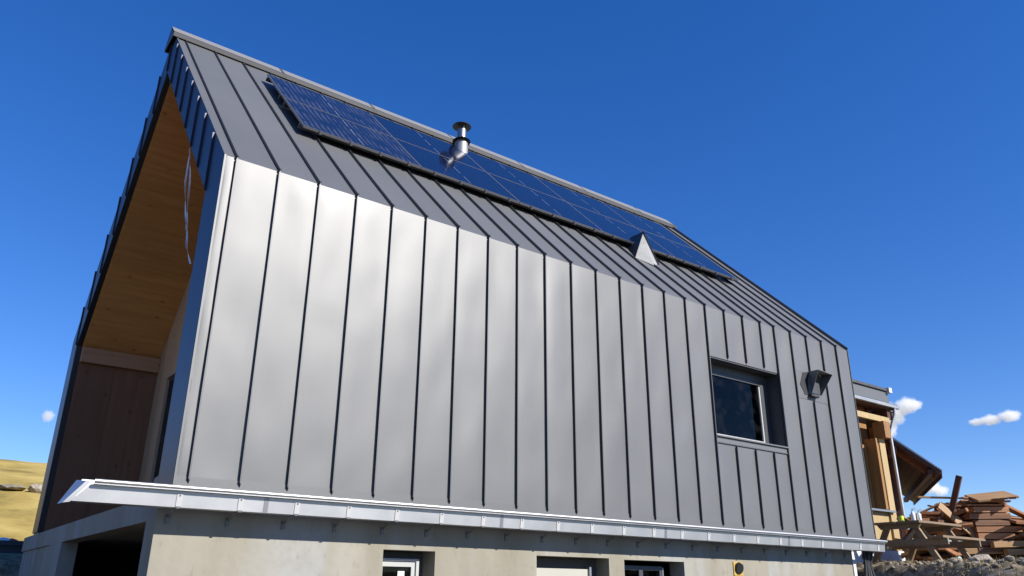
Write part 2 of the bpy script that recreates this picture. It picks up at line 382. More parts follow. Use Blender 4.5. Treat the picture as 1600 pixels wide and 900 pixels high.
# standing seams: wall run, roof run, mitred at the fold
half = math.acos(YN.dot(NR))/2
bis = (YN+NR).normalized()*(SH/math.cos(half))
fold_o = (bis.y, H+bis.z)
def seam_wall(x, z0, z1, par=None, fold=True):
    m = MB()
    prof = [(.005, z0), (-SH*.9, z0+.05), (fold_o if fold else (-SH, z1-.0)), (.005, H if fold else z1)]
    m.prism(prof, x-ST, x+ST); m.box(x-ST-.009, x-ST+.001, -SH, -SH+.008, z0+.06, (H-.02 if fold else z1-.02))
    return hpart('standing_seam', m, M_SEAM, front)
def seam_roof(x):
    m = MB()
    e1 = Vector((0, RY, RZ)); t1 = e1+NR*SH
    m.prism([(0, H), fold_o, (t1.y, t1.z), (RY+.0, RZ)], x-ST, x+ST)
    a = Vector((0, 0, H))+NR*SH
    o = hpart('standing_seam', m, M_SEAM, roof)
    return o
for i, x in enumerate(SEAMX):
    if 8.6 < x < 10.4:
        seam_wall(x, ZB+.02, 3.97, fold=False); seam_wall(x, WZ1+.012, H)
    elif 11.4 < x < 11.7:
        seam_wall(x, ZB+.02, 5.12, fold=False); seam_wall(x, 5.67, H)
    else: seam_wall(x, ZB+.02, H)
    seam_roof(x)
    k = MB(); p = Vector((x, 0, H))+bis*.95
    k.box(x-.013, x+.013, p.y-.012, p.y+.02, p.z-.012, p.z+.016); k.build('fold_clip', M_CAP, front, bevel=.004)
# edge trims at the two ends
for x, s in ((XL, -1), (XR, 1)):
    m = MB(); a, b = (x-.004, x+.018) if s < 0 else (x-.018, x+.004)
    m.prism([(.004, ZB), (-.014, ZB), (-.014, H+.004), (.004, H)], a, b)
    t0 = Vector((0, 0, H)); t1 = Vector((0, RY, RZ))
    o0, o1 = t0+NR*.014, t1+NR*.014
    m.prism([(t0.y, t0.z), (-.014, H+.0042), (o1.y, o1.z), (t1.y, t1.z)], a, b)
    hpart('verge_trim', m, M_METAL if s < 0 else M_TRIM, roof)
# raised verge strip at the far right end
m = MB(); o1 = Vector((0, RY, RZ))+NR*.06; o0 = Vector((0, 0, H))+NR*.06
m.prism([(.0, H), (o0.y, o0.z), (o1.y, o1.z), (RY, RZ)], XR-.03, XR-.019)
hpart('verge_upstand', m, M_SEAM, roof)
# drip strip along the foot of the wall
hpart('base_flashing', MB().box(XL, XR, -.0065, .0, ZB-.03, ZB+.105), M_METAL, front)
# ridge cap: a folded hood on a ventilation gap
m = MB()
prof = [(RY, RZ+.125), (RY-.30, RZ-.175), (RY-.305, RZ-.262), (RY-.285, RZ-.262), (RY-.28, RZ-.19), (RY, RZ+.09), (RY+.28, RZ-.19), (RY+.285, RZ-.262), (RY+.305, RZ-.262), (RY+.30, RZ-.175)]
cap = None
segs = [XL-.075, 1.9, 3.9, 5.9, 7.9, 9.9, 11.9, XR+.13]
ridge = MB()
ridge.box(XL+.03, XR-.03, RY-.12, RY+.12, RZ-.18, RZ-.05)
rc = hpart('ridge_cap', ridge, M_BLACK)
for a, b in zip(segs[:-1], segs[1:]):
    MB().prism(prof, a+.002, b-.002).build('cap_length', M_CAP, rc)
    MB().prism([(RY, RZ+.131), (RY-.24, RZ-.109), (RY-.24, RZ-.113), (RY, RZ+.127)], a+.003, b-.06).build('cap_sunlit_band', M_CAPLIT, rc)  # paler strip laid on the cap paints its sunlit top slope
    MB().prism([(p[0], p[1]+.006) for p in prof[:2]]+[(prof[1][0]-.004, prof[1][1]), (prof[2][0]-.004, prof[2][1]-.003), (prof[2][0], prof[2][1]-.003)]+[(p[0], p[1]-.002) for p in (prof[1], prof[0])], b-.05, b-.006).build('cap_joint', M_CAP, rc)
for x in (XL-.07, XR+.12):
    MB().prism([prof[0], prof[1], (RY-.30, RZ-.25), (RY+.30, RZ-.25), prof[9]], x-.003, x+.003).build('cap_end', M_TRIM, rc)

# gable surround on the left end: vertical panels with standing seams
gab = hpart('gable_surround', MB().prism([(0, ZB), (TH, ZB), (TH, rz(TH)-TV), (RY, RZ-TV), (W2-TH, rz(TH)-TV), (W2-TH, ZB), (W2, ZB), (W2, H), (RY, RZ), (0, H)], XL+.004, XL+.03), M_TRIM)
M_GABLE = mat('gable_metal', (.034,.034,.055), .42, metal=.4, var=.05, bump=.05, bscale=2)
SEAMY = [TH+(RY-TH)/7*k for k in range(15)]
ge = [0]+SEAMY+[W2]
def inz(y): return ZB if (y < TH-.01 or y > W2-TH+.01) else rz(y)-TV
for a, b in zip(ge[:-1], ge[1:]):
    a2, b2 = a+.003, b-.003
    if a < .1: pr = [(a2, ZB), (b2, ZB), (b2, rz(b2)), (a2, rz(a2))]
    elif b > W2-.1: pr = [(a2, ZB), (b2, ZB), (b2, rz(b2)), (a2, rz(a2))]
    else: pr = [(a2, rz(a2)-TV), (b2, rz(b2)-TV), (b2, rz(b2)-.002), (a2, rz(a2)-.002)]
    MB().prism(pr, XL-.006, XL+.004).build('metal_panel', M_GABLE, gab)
for y in SEAMY:
    z1 = rz(y); z0 = z1-TV-.03
    if abs(y-TH) < .01 or abs(y-W2+TH) < .01: z0 = z1-TV-.02
    m = MB().quad(); m = MB()
    # seam blade standing proud of the gable, its top cut along the roof
    n = [(XL, y-ST*1.4, z0), (XL, y+ST*1.4, z0), (XL-.034, y-ST*1.4, z0+.03), (XL-.034, y+ST*1.4, z0+.03),
         (XL, y-ST*1.4, z1), (XL, y+ST*1.4, z1), (XL-.034, y-ST*1.4, z1-.01), (XL-.034, y+ST*1.4, z1-.01)]
    m.v = n; m.f = [(0,1,3,2), (4,6,7,5), (0,2,6,4), (1,5,7,3), (2,3,7,6), (0,4,5,1)]
    m.build('standing_seam', M_GABLE, gab)
# dark return lining the inner edge of the surround
e = .025
m = MB()
ip = [(TH, ZB), (TH, rz(TH)-TV), (RY, RZ-TV), (W2-TH, rz(TH)-TV), (W2-TH, ZB)]
iq = [(TH+e, ZB), (TH+e, rz(TH)-TV-e*.4), (RY, RZ-TV-e*1.42), (W2-TH-e, rz(TH)-TV-e*.4), (W2-TH-e, ZB)]
for k in range(4): m.prism([ip[k], ip[k+1], iq[k+1], iq[k]], XL-.004, XL+.09)
hpart('inner_edge_trim', m, M_BLACK, gab)

# loggia: timber ceiling, walls, floor
LX = 1.45
lo = hpart('loggia', MB().box(XL+.03, LX+.4, .3, W2-.2, ZB-.13, ZB-.03), M_CONC)
m = .012
yb = [RY, RY+1.4, RY+2.8, W2-TH]
for a, b in zip(yb[:-1], yb[1:]):
    a, b = a+.004, b-.004
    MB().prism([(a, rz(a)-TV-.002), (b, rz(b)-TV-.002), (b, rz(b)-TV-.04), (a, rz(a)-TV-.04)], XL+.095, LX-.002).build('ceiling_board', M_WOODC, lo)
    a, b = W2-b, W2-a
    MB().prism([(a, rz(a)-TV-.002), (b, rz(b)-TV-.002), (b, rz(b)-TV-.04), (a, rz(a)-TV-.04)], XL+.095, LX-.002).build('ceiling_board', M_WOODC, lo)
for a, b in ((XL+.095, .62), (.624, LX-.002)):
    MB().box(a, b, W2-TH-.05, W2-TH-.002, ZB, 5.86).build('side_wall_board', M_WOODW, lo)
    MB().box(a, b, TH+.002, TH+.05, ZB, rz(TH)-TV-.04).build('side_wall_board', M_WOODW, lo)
MB().box(XL+.1, LX-.004, W2-TH-.16, W2-TH-.003, 5.862, 6.165).build('wall_beam', M_WOODB, lo, bevel=.006)
# rear wall of the loggia in upright boards with a dark window opening
M_WOODG = wood('spruce_gable', (0.495,0.324,0.194), (0.416,0.262,0.146), (5,5,.35), wscale=2.2)
bw = .46; y = TH+.052
while y < W2-TH-.2:
    y1 = min(y+bw, W2-TH-.052); ym = (y+y1)/2
    spans = [(ZB, rz(ym)-TV-.06)]
    if 2.9 < ym < 8.0: spans = [(ZB, 2.75), (5.58, rz(ym)-TV-.06)]
    for z0, z1 in spans:
        if z1 > 6:
            t0, t1 = rz(y+.002)-TV-.045, rz(y1-.002)-TV-.045
            pr = [(y+.002, z0), (y1-.002, z0), (y1-.002, t1), (y+.002, t0)]
            if y < RY < y1: pr.insert(3, (RY, RZ-TV-.045))
        else: pr = [(y+.002, z0), (y1-.002, z0), (y1-.002, z1), (y+.002, z1)]
        MB().prism(pr, LX, LX+.08).build('rear_wall_board', M_WOODG, lo)
    y = y1
lw = hpart('loggia_window', MB().box(LX+.05, LX+.09, 2.8, 8.02, 2.75, 2.83).box(LX+.05, LX+.09, 2.8, 8.02, 5.5, 5.58).box(LX+.05, LX+.09, 7.94, 8.02, 2.83, 5.5).box(LX+.05, LX+.09, 5.4, 5.5, 2.83, 5.5), M_TRIM)
for a, b in ((2.85, 5.4), (5.5, 7.94)): MB().box(LX+.062, LX+.07, a, b, 2.83, 5.5).build('pane', M_GLASS, lw)
hpart('room_partition', MB().prism([(TH, ZB-.05), (W2-TH, ZB-.05), (W2-TH, H-.3), (RY, RZ-1.2), (TH, H-.3)], LX+1.9, LX+2.0), M_DARKROOM)
hpart('room_floor', MB().box(LX+.4, XR-.25, TH, W2-TH, ZB-.12, ZB-.04), M_DARKROOM)
hpart('room_partition', MB().box(7.5, XR-.25, 4.0, 4.1, ZB-.04, 7.5), mat('brown_room', (.14,.10,.08), .8, var=.4, vscale=1.5))

# front window
fw_ = hpart('facade_window', MB().box(WX0+.012, WX1-.25, .27, .34, WZ0+.02, WZ0+.095).box(WX1-.285, WX1-.25, .27, .34, WZ0+.096, WZ1-.24), M_WIN)
MB().box(WX0+.012, WX1-.25, .272, .34, WZ1-.22, WZ1-.15).box(WX0+.012, WX0+.05, .272, .34, WZ0+.096, WZ1-.221).build('frame_painted_shade', M_TRIM, fw_)  # head and left of the pale frame, shade put in as dark colour
MB().box(WX0+.05, WX1-.285, .30, .31, WZ0+.095, WZ1-.22).build('pane', M_GLASS, fw_)
MB().box(WX0+.004, WX1-.004, .012, .5, WZ1-.02, WZ1-.004).box(WX0+.004, WX1-.004, .26, .45, WZ1-.15, WZ1-.022).build('head_reveal', M_TRIM, fw_)
MB().box(WX1-.02, WX1-.003, .012, .5, WZ0+.0, WZ1-.021).box(WX1-.25, WX1-.022, .265, .45, WZ0+.01, WZ1-.152).build('side_reveal', M_TRIM, fw_)
MB().box(WX0+.003, WX0+.011, .012, .5, WZ0+.0, WZ1-.021).build('side_reveal', M_TRIM, fw_)
MB().prism([(-.045, WZ0-.035), (-.045, WZ0-.012), (.30, WZ0+.018), (.30, WZ0-.01), (.0, WZ0-.034)], WX0-.01, WX1+.03).build('sill', M_METAL, fw_)
MB().box(WX0-.012, WX1+.03, -.010, .02, 3.995, WZ0-.036).build('sill_flashing', M_METAL, fw_)
MB().box(WX0-.012, WX1+.03, -.022, .0, 3.978, 3.994).build('sill_edge', M_SEAM, fw_)

# extractor hood on its flat cover plate
vh = hpart('extractor_hood', MB().box(11.045, 12.075, -.004, .02, 5.130, 5.660), M_METAL)
MB().prism([(11.31,5.662),(11.523,5.704),(11.397,5.225),(11.284,5.221),(11.262,5.285),(11.174,5.408)], -.012, -.0045, 'y').build('black_plate', M_BLACK, vh)  # thin black six-sided plate on the wall behind the hood
def plate(name, pts, m):
    o = MB().quad(*pts).build(name, m, vh); md = o.modifiers.new('thickness', 'SOLIDIFY'); md.thickness = .006; md.offset = 0; return o
TLw, BLw, BRw, TRw = (11.50,-.006,5.705), (11.41,-.006,5.25), (11.78,-.006,5.26), (11.93,-.006,5.705)
FL, FR, BLf, BRf = (11.46,-.27,5.69), (11.93,-.27,5.665), (11.43,-.07,5.235), (11.76,-.07,5.245)
plate('hood_top', (TLw, TRw, FR, FL), M_VENT); plate('hood_side', (TLw, FL, BLf, BLw), M_METAL); plate('hood_side', (TRw, FR, BRf, BRw), M_METAL)
plate('hood_floor', (BLw, BLf, BRf, BRw), M_VENT)
MB().box(11.40, 11.66, -.09, -.013, 5.19, 5.228).build('hood_lip', M_BLACK, vh)
MB().prism([(-.013, 5.27), (-.013, 5.67), (-.03, 5.67), (-.05, 5.27)], 11.48, 11.78).build('damper_flap', M_TRIM, vh)

# half-pyramid vent on the roof
def onroof(x, y, d=0): return Vector((x, y, H+K*y))+NR*d
pv = MB()
A = Vector((8.43, 1.34, 8.36)); B0 = onroof(8.13, 1.28, .0); B1 = onroof(8.75, 1.28, .0); Bm = onroof(8.44, 1.12, .02)
bk = (8.36-H)/K; Bk = onroof(8.43, bk+.05, -.03)
pv.v = [tuple(p) for p in (A, B0, Bm, B1, (A+B0+B1)/3+Vector((0,.12,0)))]
pv.f = [(0,1,2), (0,2,3), (0,3,4), (0,4,1), (1,4,2), (2,4,3)]
rv = hpart('roof_vent', pv, M_VENT)
q = MB()
n = Vector((0, -.035, .02))
q.v = [tuple(p) for p in (A+n, B0+Vector((-.03,-.03,0)), Bk, A-Vector((0,0,.02)), B0, Bk-Vector((0,0,.02)))]
q.f = [(0,1,2), (3,5,4), (0,3,4,1), (1,4,5,2), (0,2,5,3)]
q.build('vent_cheek', M_TRIM, rv)
q = MB()
q.v = [tuple(p) for p in (A+n, B1+Vector((.03,-.03,0)), Bk, A-Vector((0,0,.02)), B1, Bk-Vector((0,0,.02)))]
q.f = [(0,1,2), (3,5,4), (0,3,4,1), (1,4,5,2), (0,2,5,3)]
q.build('vent_cheek', M_TRIM, rv)

# stove flue
fx, fy = 5.46, 3.56
zb = H+K*fy
fl = hpart('stove_flue', MB().tube([(fx,fy,zb-.3),(fx,fy,zb+.20),(fx,fy,zb+.44)], [.145,.145,.135], 24), M_FLUE); autosmooth(fl)
def lathe(name, prof, m):
    o = MB().tube([(fx,fy,zb+z) for z, r in prof], [r for z, r in prof], 24).build(name, m, fl); autosmooth(o); return o
lathe('storm_collar', [(.43,.135),(.40,.185),(.425,.19),(.49,.11)], M_BLACK)
lathe('upper_pipe', [(.44,.098),(.70,.098)], M_STEEL)
lathe('pipe_band', [(.50,.102),(.52,.102)], M_STEEL)
for k in range(3):
    t = k*2.1+.4; MB().bar((fx+.085*math.cos(t), fy+.085*math.sin(t), zb+.69), (fx+.11*math.cos(t), fy+.11*math.sin(t), zb+.80), .016, .004).build('cap_stay', M_STEEL, fl)
lathe('rain_cap', [(.775,.195),(.785,.20),(.80,.19),(.83,.06)], M_BLACK)

# gutter with brackets
GX0, GX1 = -.95, 12.78
m = MB()
Pf = [(-.335, 2.50), (-.318, 2.345), (-.16, 2.345), (-.15, 2.56), (-.152, 2.56), (-.162, 2.348), (-.316, 2.348), (-.3325, 2.50)]
n0 = len(m.v); k = len(Pf)
cut = lambda y, z: GX0-.14*(2.50-z)/.155
m.v += [(cut(*p) if p[0] < -.155 else GX0-.05, p[0], p[1]) for p in Pf] + [(GX1, p[0], p[1]) for p in Pf]
m.f += [tuple(range(k)), tuple(k+i for i in reversed(range(k)))]+[(i, k+i, k+(i+1) % k, (i+1) % k) for i in range(k)]
gt = hpart('gutter', m, M_GALV)
o = MB().tube([(GX0+.02, -.385, 2.528), (GX1, -.385, 2.528)], .02, 12).build('rim_bead', M_GALV, gt); autosmooth(o)
MB().box(GX0+.02, GX1, -.385, -.334, 2.5, 2.506).build('rim_flange', M_GALV, gt)
e = MB()
e.v = [(GX0-.0, -.34, 2.525), (GX0-.145, -.322, 2.335), (GX0-.16, -.14, 2.335), (GX0-.05, -.14, 2.55),
       (GX0-.045, -.34, 2.525), (GX0-.20, -.322, 2.325), (GX0-.215, -.14, 2.325), (GX0-.095, -.14, 2.55)]
e.f = [(0,1,2,3), (4,7,6,5), (0,4,5,1), (1,5,6,2), (2,6,7,3), (3,7,4,0)]
e.build('end_piece', M_GALV, gt)
MB().prism([(-.335, 2.50), (-.318, 2.345), (-.16, 2.345), (-.15, 2.53)], GX1, GX1+.004).build('end_piece', M_GALV, gt)
for i in range(22):
    bx = -.145+.6045*i
    br = MB().bar((bx, -.3365, 2.475), (bx, -.3225, 2.352), .055, .006, (0,-1,0))
    bo = br.build('bracket', M_PLATE, gt)
    MB().bar((bx, -.322, 2.339), (bx, -.15, 2.335), .03, .006).bar((bx, -.15, 2.335), (bx, .018, 2.27), .026, .007).build('bracket_arm', M_ARM, bo)
    MB().box(bx-.02, bx+.02, .005, .019, 2.215, 2.30).build('bracket_foot', M_ARM, bo)
    MB().box(bx-.006, bx+.006, -.343, -.336, 2.45, 2.462).build('bolt', M_TRIM, bo)
for x in (.70, 3.74, 6.73, 9.74):
    MB().prism([(-.337, 2.50), (-.320, 2.342), (-.315, 2.342), (-.332, 2.50)], x, x+.05).build('joint_seam', M_FRAMEAL, gt)
# concrete base
CX0, CX1 = -.25, 12.2
ops = [(2.31, 3.02, -.2, 2.05), (4.60, 5.92, .9, 2.05), (6.22, 7.50, .9, 2.04)]
m = MB(); x = CX0
for a, b, z0, z1 in ops:
    m.box(x, a, .02, .32, -.3, ZB-.06)
    m.box(a, b, .0202, .32, z1, ZB-.06)
    if z0 > 0: m.box(a, b, .0202, .32, -.3, z0)
    x = b
m.box(x, CX1, .02, .32, -.3, ZB-.06)
base = hpart('concrete_base', m, M_CONC)
MB().box(CX0, -.02, .321, 9.7, 2.25, 2.50).build('slab_edge', M_CONC, base)
MB().box(CX0+.001, -.02, .322, .40, -.3, 2.249).build('corner_pier', M_CONC, base)
MB().box(CX0+.001, -.02, 5.35, 6.45, -.3, 2.249).build('side_pier', M_CONC, base)
MB().box(CX0+.03, -.02, 6.46, 9.69, -.3, 2.249).build('side_infill', M_CONC, base)
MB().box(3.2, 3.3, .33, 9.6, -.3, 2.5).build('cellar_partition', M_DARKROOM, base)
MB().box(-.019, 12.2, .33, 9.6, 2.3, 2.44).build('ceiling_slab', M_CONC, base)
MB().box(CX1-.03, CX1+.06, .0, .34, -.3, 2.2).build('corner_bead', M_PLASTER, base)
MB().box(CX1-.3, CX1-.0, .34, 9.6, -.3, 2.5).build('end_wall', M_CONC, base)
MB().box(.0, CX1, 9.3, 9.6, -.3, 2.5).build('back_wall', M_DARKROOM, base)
# cellar door
dr = hpart('cellar_door', MB().box(2.345, 2.41, .20, .26, -.1, 1.93).box(2.80, 2.855, .20, .26, -.1, 1.93).box(2.41, 2.80, .20, .26, 1.87, 1.93).box(2.41, 2.80, .20, .26, -.1, .95), M_WIN)
MB().box(2.312, 2.344, .18, .28, -.2, 1.96).box(2.857, 2.895, .18, .28, -.2, 1.96).box(2.345, 2.856, .18, .28, 1.935, 1.96).build('door_frame', M_WIN, dr)
MB().box(2.41, 2.80, .225, .235, .95, 1.87).build('pane', M_GLASS, dr)
MB().box(2.63, 2.72, .221, .224, 1.71, 1.82).build('notice', M_PAPER, dr)
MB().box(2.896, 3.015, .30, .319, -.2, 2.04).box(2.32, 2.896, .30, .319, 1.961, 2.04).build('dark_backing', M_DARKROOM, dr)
# shuttered window
sw = hpart('shuttered_window', MB().box(4.62, 5.68, .20, .24, .92, 1.90), M_GREYW)
MB().box(5.68, 5.715, .17, .26, .92, 1.93).build('guide_rail', M_FRAMEAL, sw)
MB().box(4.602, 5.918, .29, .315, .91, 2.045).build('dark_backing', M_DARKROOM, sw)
# plain dark window
dw = hpart('cellar_window', MB().box(6.24, 6.27, .2, .26, .92, 1.97).box(6.70, 6.78, .2, .26, .92, 1.97).box(7.14, 7.19, .2, .26, .92, 1.97).box(6.27, 6.70, .2, .26, 1.91, 1.97).box(6.78, 7.14, .2, .26, 1.91, 1.97), M_TRIM)
for a, b in ((6.27, 6.70), (6.78, 7.14)): MB().box(a, b, .225, .235, .92, 1.91).build('pane', M_GLASS, dw)
MB().box(7.19, 7.215, .19, .25, .92, 1.95).build('guide_rail', M_FRAMEAL, dw)
# round wall duct in yellow foam
vd = hpart('wall_duct', MB().box(8.67, 8.90, .005, .019, 1.86, 2.07), M_YELLOW)
o = MB().tube([(8.785, .01, 1.975), (8.785, -.03, 1.965)], [.095, .085], 20).build('duct_cap', M_BLACK, vd); autosmooth(o)
# bent sheet on the loggia edge
hpart('edge_flashing', MB().prism([(.5, 2.55), (.96, 2.55), (.96, 2.75), (.75, 2.77), (.5, 2.74)], -.11, -.09), M_GABLE)

def painted_glint(m):  # paints a reflected glint into the base colour as pale wavy stripes
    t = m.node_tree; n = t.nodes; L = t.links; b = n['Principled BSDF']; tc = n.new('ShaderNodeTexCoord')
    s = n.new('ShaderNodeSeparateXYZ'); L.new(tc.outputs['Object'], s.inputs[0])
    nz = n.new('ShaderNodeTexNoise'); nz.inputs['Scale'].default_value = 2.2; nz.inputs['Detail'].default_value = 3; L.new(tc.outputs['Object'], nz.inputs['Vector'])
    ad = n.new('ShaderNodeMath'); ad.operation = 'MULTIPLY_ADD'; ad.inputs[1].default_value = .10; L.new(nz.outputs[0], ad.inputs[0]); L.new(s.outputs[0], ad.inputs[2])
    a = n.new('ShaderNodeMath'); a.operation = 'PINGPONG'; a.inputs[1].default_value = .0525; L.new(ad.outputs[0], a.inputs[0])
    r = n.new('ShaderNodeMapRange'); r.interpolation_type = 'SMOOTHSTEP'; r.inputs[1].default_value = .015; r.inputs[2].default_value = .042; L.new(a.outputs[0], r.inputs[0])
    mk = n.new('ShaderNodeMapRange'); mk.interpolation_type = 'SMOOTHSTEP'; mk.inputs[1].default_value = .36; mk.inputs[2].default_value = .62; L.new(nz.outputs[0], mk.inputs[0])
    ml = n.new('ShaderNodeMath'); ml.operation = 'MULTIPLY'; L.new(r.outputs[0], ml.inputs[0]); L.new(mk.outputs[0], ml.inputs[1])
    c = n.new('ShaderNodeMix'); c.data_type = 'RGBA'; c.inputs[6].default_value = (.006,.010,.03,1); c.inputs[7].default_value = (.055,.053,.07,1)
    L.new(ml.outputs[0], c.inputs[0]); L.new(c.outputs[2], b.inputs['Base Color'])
M_CELL_GLINT = mat('painted_glint_solar_glass', (.006,.010,.035), .12, spec=.45); painted_glint(M_CELL_GLINT)

# ------------------------------------------------------------------ solar panels
PX = [1.30+2.064*i for i in range(6)]; PYS = [1.60, 2.70, 3.80]; OFF = .17
prot = Matrix((XV, SV, NR)).transposed().to_4x4()
names = ('leftmost', 'second from left', 'middle', 'second from right', 'rightmost')
M_CELLLINE = mat('silver_ribbon', (.45,.47,.5), .4, metal=.5)
for r in range(2):
    for i in range(5):
        w_ = 2.052; h_ = (PYS[1]-PYS[0])/CS-.014
        o = empty('solar_panel', (0,0,0), '%s dark blue solar panel in the %s row on the metal roof' % (names[i], ('lower', 'upper')[r]), 'solar panel', 'solar panels on the roof')
        ctr = onroof(PX[i]+1.032, PYS[r], OFF)
        mw = prot.copy(); mw.translation = ctr; o.matrix_world = mw
        MB().box(-w_/2, w_/2, .0, .012, -.04, .0).box(-w_/2, w_/2, h_-.012, h_, -.04, .0).box(-w_/2, -w_/2+.012, .012, h_-.012, -.04, .0).box(w_/2-.012, w_/2, .012, h_-.012, -.04, .0).build('frame', M_TRIM if False else M_FRAMEAL, o)
        MB().box(-w_/2+.012, w_/2-.012, .012, h_-.012, -.030, -.003).build('glass', M_CELL if i else M_CELL_GLINT, o)
        mm = MB()
        for k in range(3):
            y0 = .12+k*.5; mm.box(-.004, .004, y0, min(y0+.3, h_-.05), -.0028, -.0015)
        mm.build('ribbon', M_CELLLINE, o)
        for y0 in (.12, .62, 1.12):
            MB().box(-.016, .016, y0-.016, y0+.016, -.0028, -.001).build('ribbon_joint', M_FRAMEAL, o)
        if r == 0:
            for k in range(4):
                MB().box(-w_/2+.25+k*.52, -w_/2+.29+k*.52, -.03, -.001, -.05, .004).build('end_clamp', M_FRAMEAL, o)
for r, yy in enumerate((1.72, 2.55, 2.85, 3.68)):
    o = MB().box(PX[0]-.02, PX[5]+.03, -.02, .02, -.11, -.042).build('mounting_rail', M_TRIM)
    tag(o, ('lowest', 'second lowest', 'second highest', 'highest')[r]+' dark metal rail carrying the solar panels above the roof', 'rail', 'rails under the solar panels')
    mw = prot.copy(); mw.translation = onroof(0, yy, OFF); o.matrix_world = mw

# ------------------------------------------------------------------ hanging strap in the gable
for k, (pts, lab) in enumerate((([(.28,3.95,8.55),(.28,3.60,7.9),(.29,3.42,7.2),(.28,3.20,6.75)], 'longer white plastic strap hanging in the gable opening'),
                          ([(.28,3.93,8.55),(.25,3.72,7.8),(.27,3.40,7.1),(.28,3.18,6.78),(.24,2.85,6.35),(.28,2.62,6.0)], 'twisted white plastic strap dangling lowest in the gable opening'))):
    m = MB(); P3 = [Vector(p) for p in pts]
    fine = []
    for a, b in zip(P3[:-1], P3[1:]):
        for t in range(4): fine.append(a.lerp(b, t/4))
    fine.append(P3[-1]); n = 0
    for j, p in enumerate(fine):
        ang = j*.55+k; d = Vector((math.cos(ang)*.016, math.sin(ang)*.016, 0)); e = Vector((-math.sin(ang), math.cos(ang), 0))*.002
        m.v += [tuple(p-d-e), tuple(p+d-e), tuple(p+d+e), tuple(p-d+e)]
        if j:
            b = 4*j; a = b-4
            for q in range(4): m.f.append((a+q, a+(q+1) % 4, b+(q+1) % 4, b+q))
    o = m.build('plastic_strap', M_STRAP); tag(o, lab, 'strap', 'straps hanging in the gable')

# ------------------------------------------------------------------ timber annex to the right
an = empty('timber_annex', (18, 2.5, 2.6), 'pale timber annex with grey roof edge behind the right end of the house', 'building')
ainv = Matrix.Translation((18, 2.5, 2.6)).inverted()
def apart(name, mb, m, parent=None, **k):
    o = mb.build(name, m, parent if parent is not None else an, **k)
    if parent is None: o.matrix_parent_inverse = ainv
    return o
AW = apart('wall', MB().box(13.2, 18.60, 2.86, 2.95, 2.6, 6.5).box(18.6, 18.9, 2.96, 3.0, 2.6, 6.5).box(18.85, 18.95, 2.9, 8, 2.6, 6.6), M_WOODO)
x = 13.3
while x < 18.35:
    MB().box(x, x+.136, 2.5, 2.85, 2.66, 3.58).build('board', M_WOODP, AW); x += .14
x = 13.3
while x < 18.05:
    MB().box(x, x+.136, 2.80, 2.85, 5.36, 6.3).build('board', M_WOODO, AW); x += .14
apart('corner_board', MB().box(18.38, 18.66, 2.44, 2.60, 2.64, 5.52), M_WOODP, bevel=.006)
apart('corner_board', MB().box(18.74, 18.93, 2.70, 2.88, 2.64, 5.9), M_WOODO)
apart('post', MB().box(18.26, 18.375, 2.47, 2.84, 3.66, 5.52), M_WOODO, bevel=.006)
awn = apart('window', MB().box(17.0, 18.24, 2.76, 2.84, 5.27, 5.36).box(18.15, 18.24, 2.76, 2.84, 3.70, 5.27).box(17.0, 17.08, 2.76, 2.84, 3.7, 5.27), M_WOODO)
MB().box(17.08, 18.15, 2.80, 2.81, 3.7, 5.27).build('pane', mat('dark_window_pane', (.03,.022,.02), .1), awn)
apart('sill', MB().prism([(2.36, 3.582), (2.36, 3.63), (2.85, 3.67), (2.85, 3.585)], 16.9, 18.52), M_FRAMEAL)
apart('beam', MB().box(13.3, 19.0, 2.38, 2.47, 5.98, 6.14), M_WOODP, bevel=.008)
apart('beam_end', MB().box(18.42, 18.72, 2.26, 2.60, 5.525, 5.975), M_WOODO, bevel=.008)
so_ = apart('soffit', MB().prism([(2.36, 6.40), (3.2, 6.52), (3.2, 6.55), (2.36, 6.44)], 13.2, 19.36), M_OLD)
for k in range(8): MB().prism([(2.37+.10*k, 6.385+.0143*k), (2.455+.10*k, 6.397+.0143*k), (2.455+.10*k, 6.41+.0143*k), (2.37+.10*k, 6.398+.0143*k)], 13.3, 19.34).build('soffit_board', M_OLD, so_)
apart('gutter', MB().prism([(2.24, 6.50), (2.25, 6.42), (2.34, 6.42), (2.355, 6.50)], 13.2, 19.42), M_GALV)
apart('roof', MB().prism([(2.32, 6.505), (7, 8.0), (7, 8.08), (2.30, 6.54)], 13.2, 19.42), M_SLATE)
pr_ = apart('roof_parapet', MB().box(13.15, 19.32, 2.48, 5.0, 6.60, 6.93), M_METAL)
MB().box(13.14, 19.34, 2.43, 5.1, 6.94, 7.01).build('parapet_cap', M_SLATE, pr_)
MB().box(19.25, 19.40, 2.38, 2.50, 6.90, 7.04).build('cap_end', M_PLASTER, pr_)
o = apart('downpipe', MB().tube([(19.20, 2.30, 6.42), (19.20, 2.32, 6.25), (19.08, 2.45, 5.80), (19.06, 2.46, 5.65), (19.06, 2.46, 3.3)], .042, 12), M_GALV); autosmooth(o)
for k in range(5):
    apart('rafter_end', MB().box(19.0, 19.34, 2.40+.20*k, 2.46+.20*k, 6.12, 6.36+.02*k), M_OLD)
apart('end_board', MB().box(18.965, 18.995, 2.40, 3.4, 5.6, 6.40), M_OLD)
apart('plinth', MB().box(13.2, 18.7, 2.42, 2.62, 2.25, 2.63), M_PLASTER)

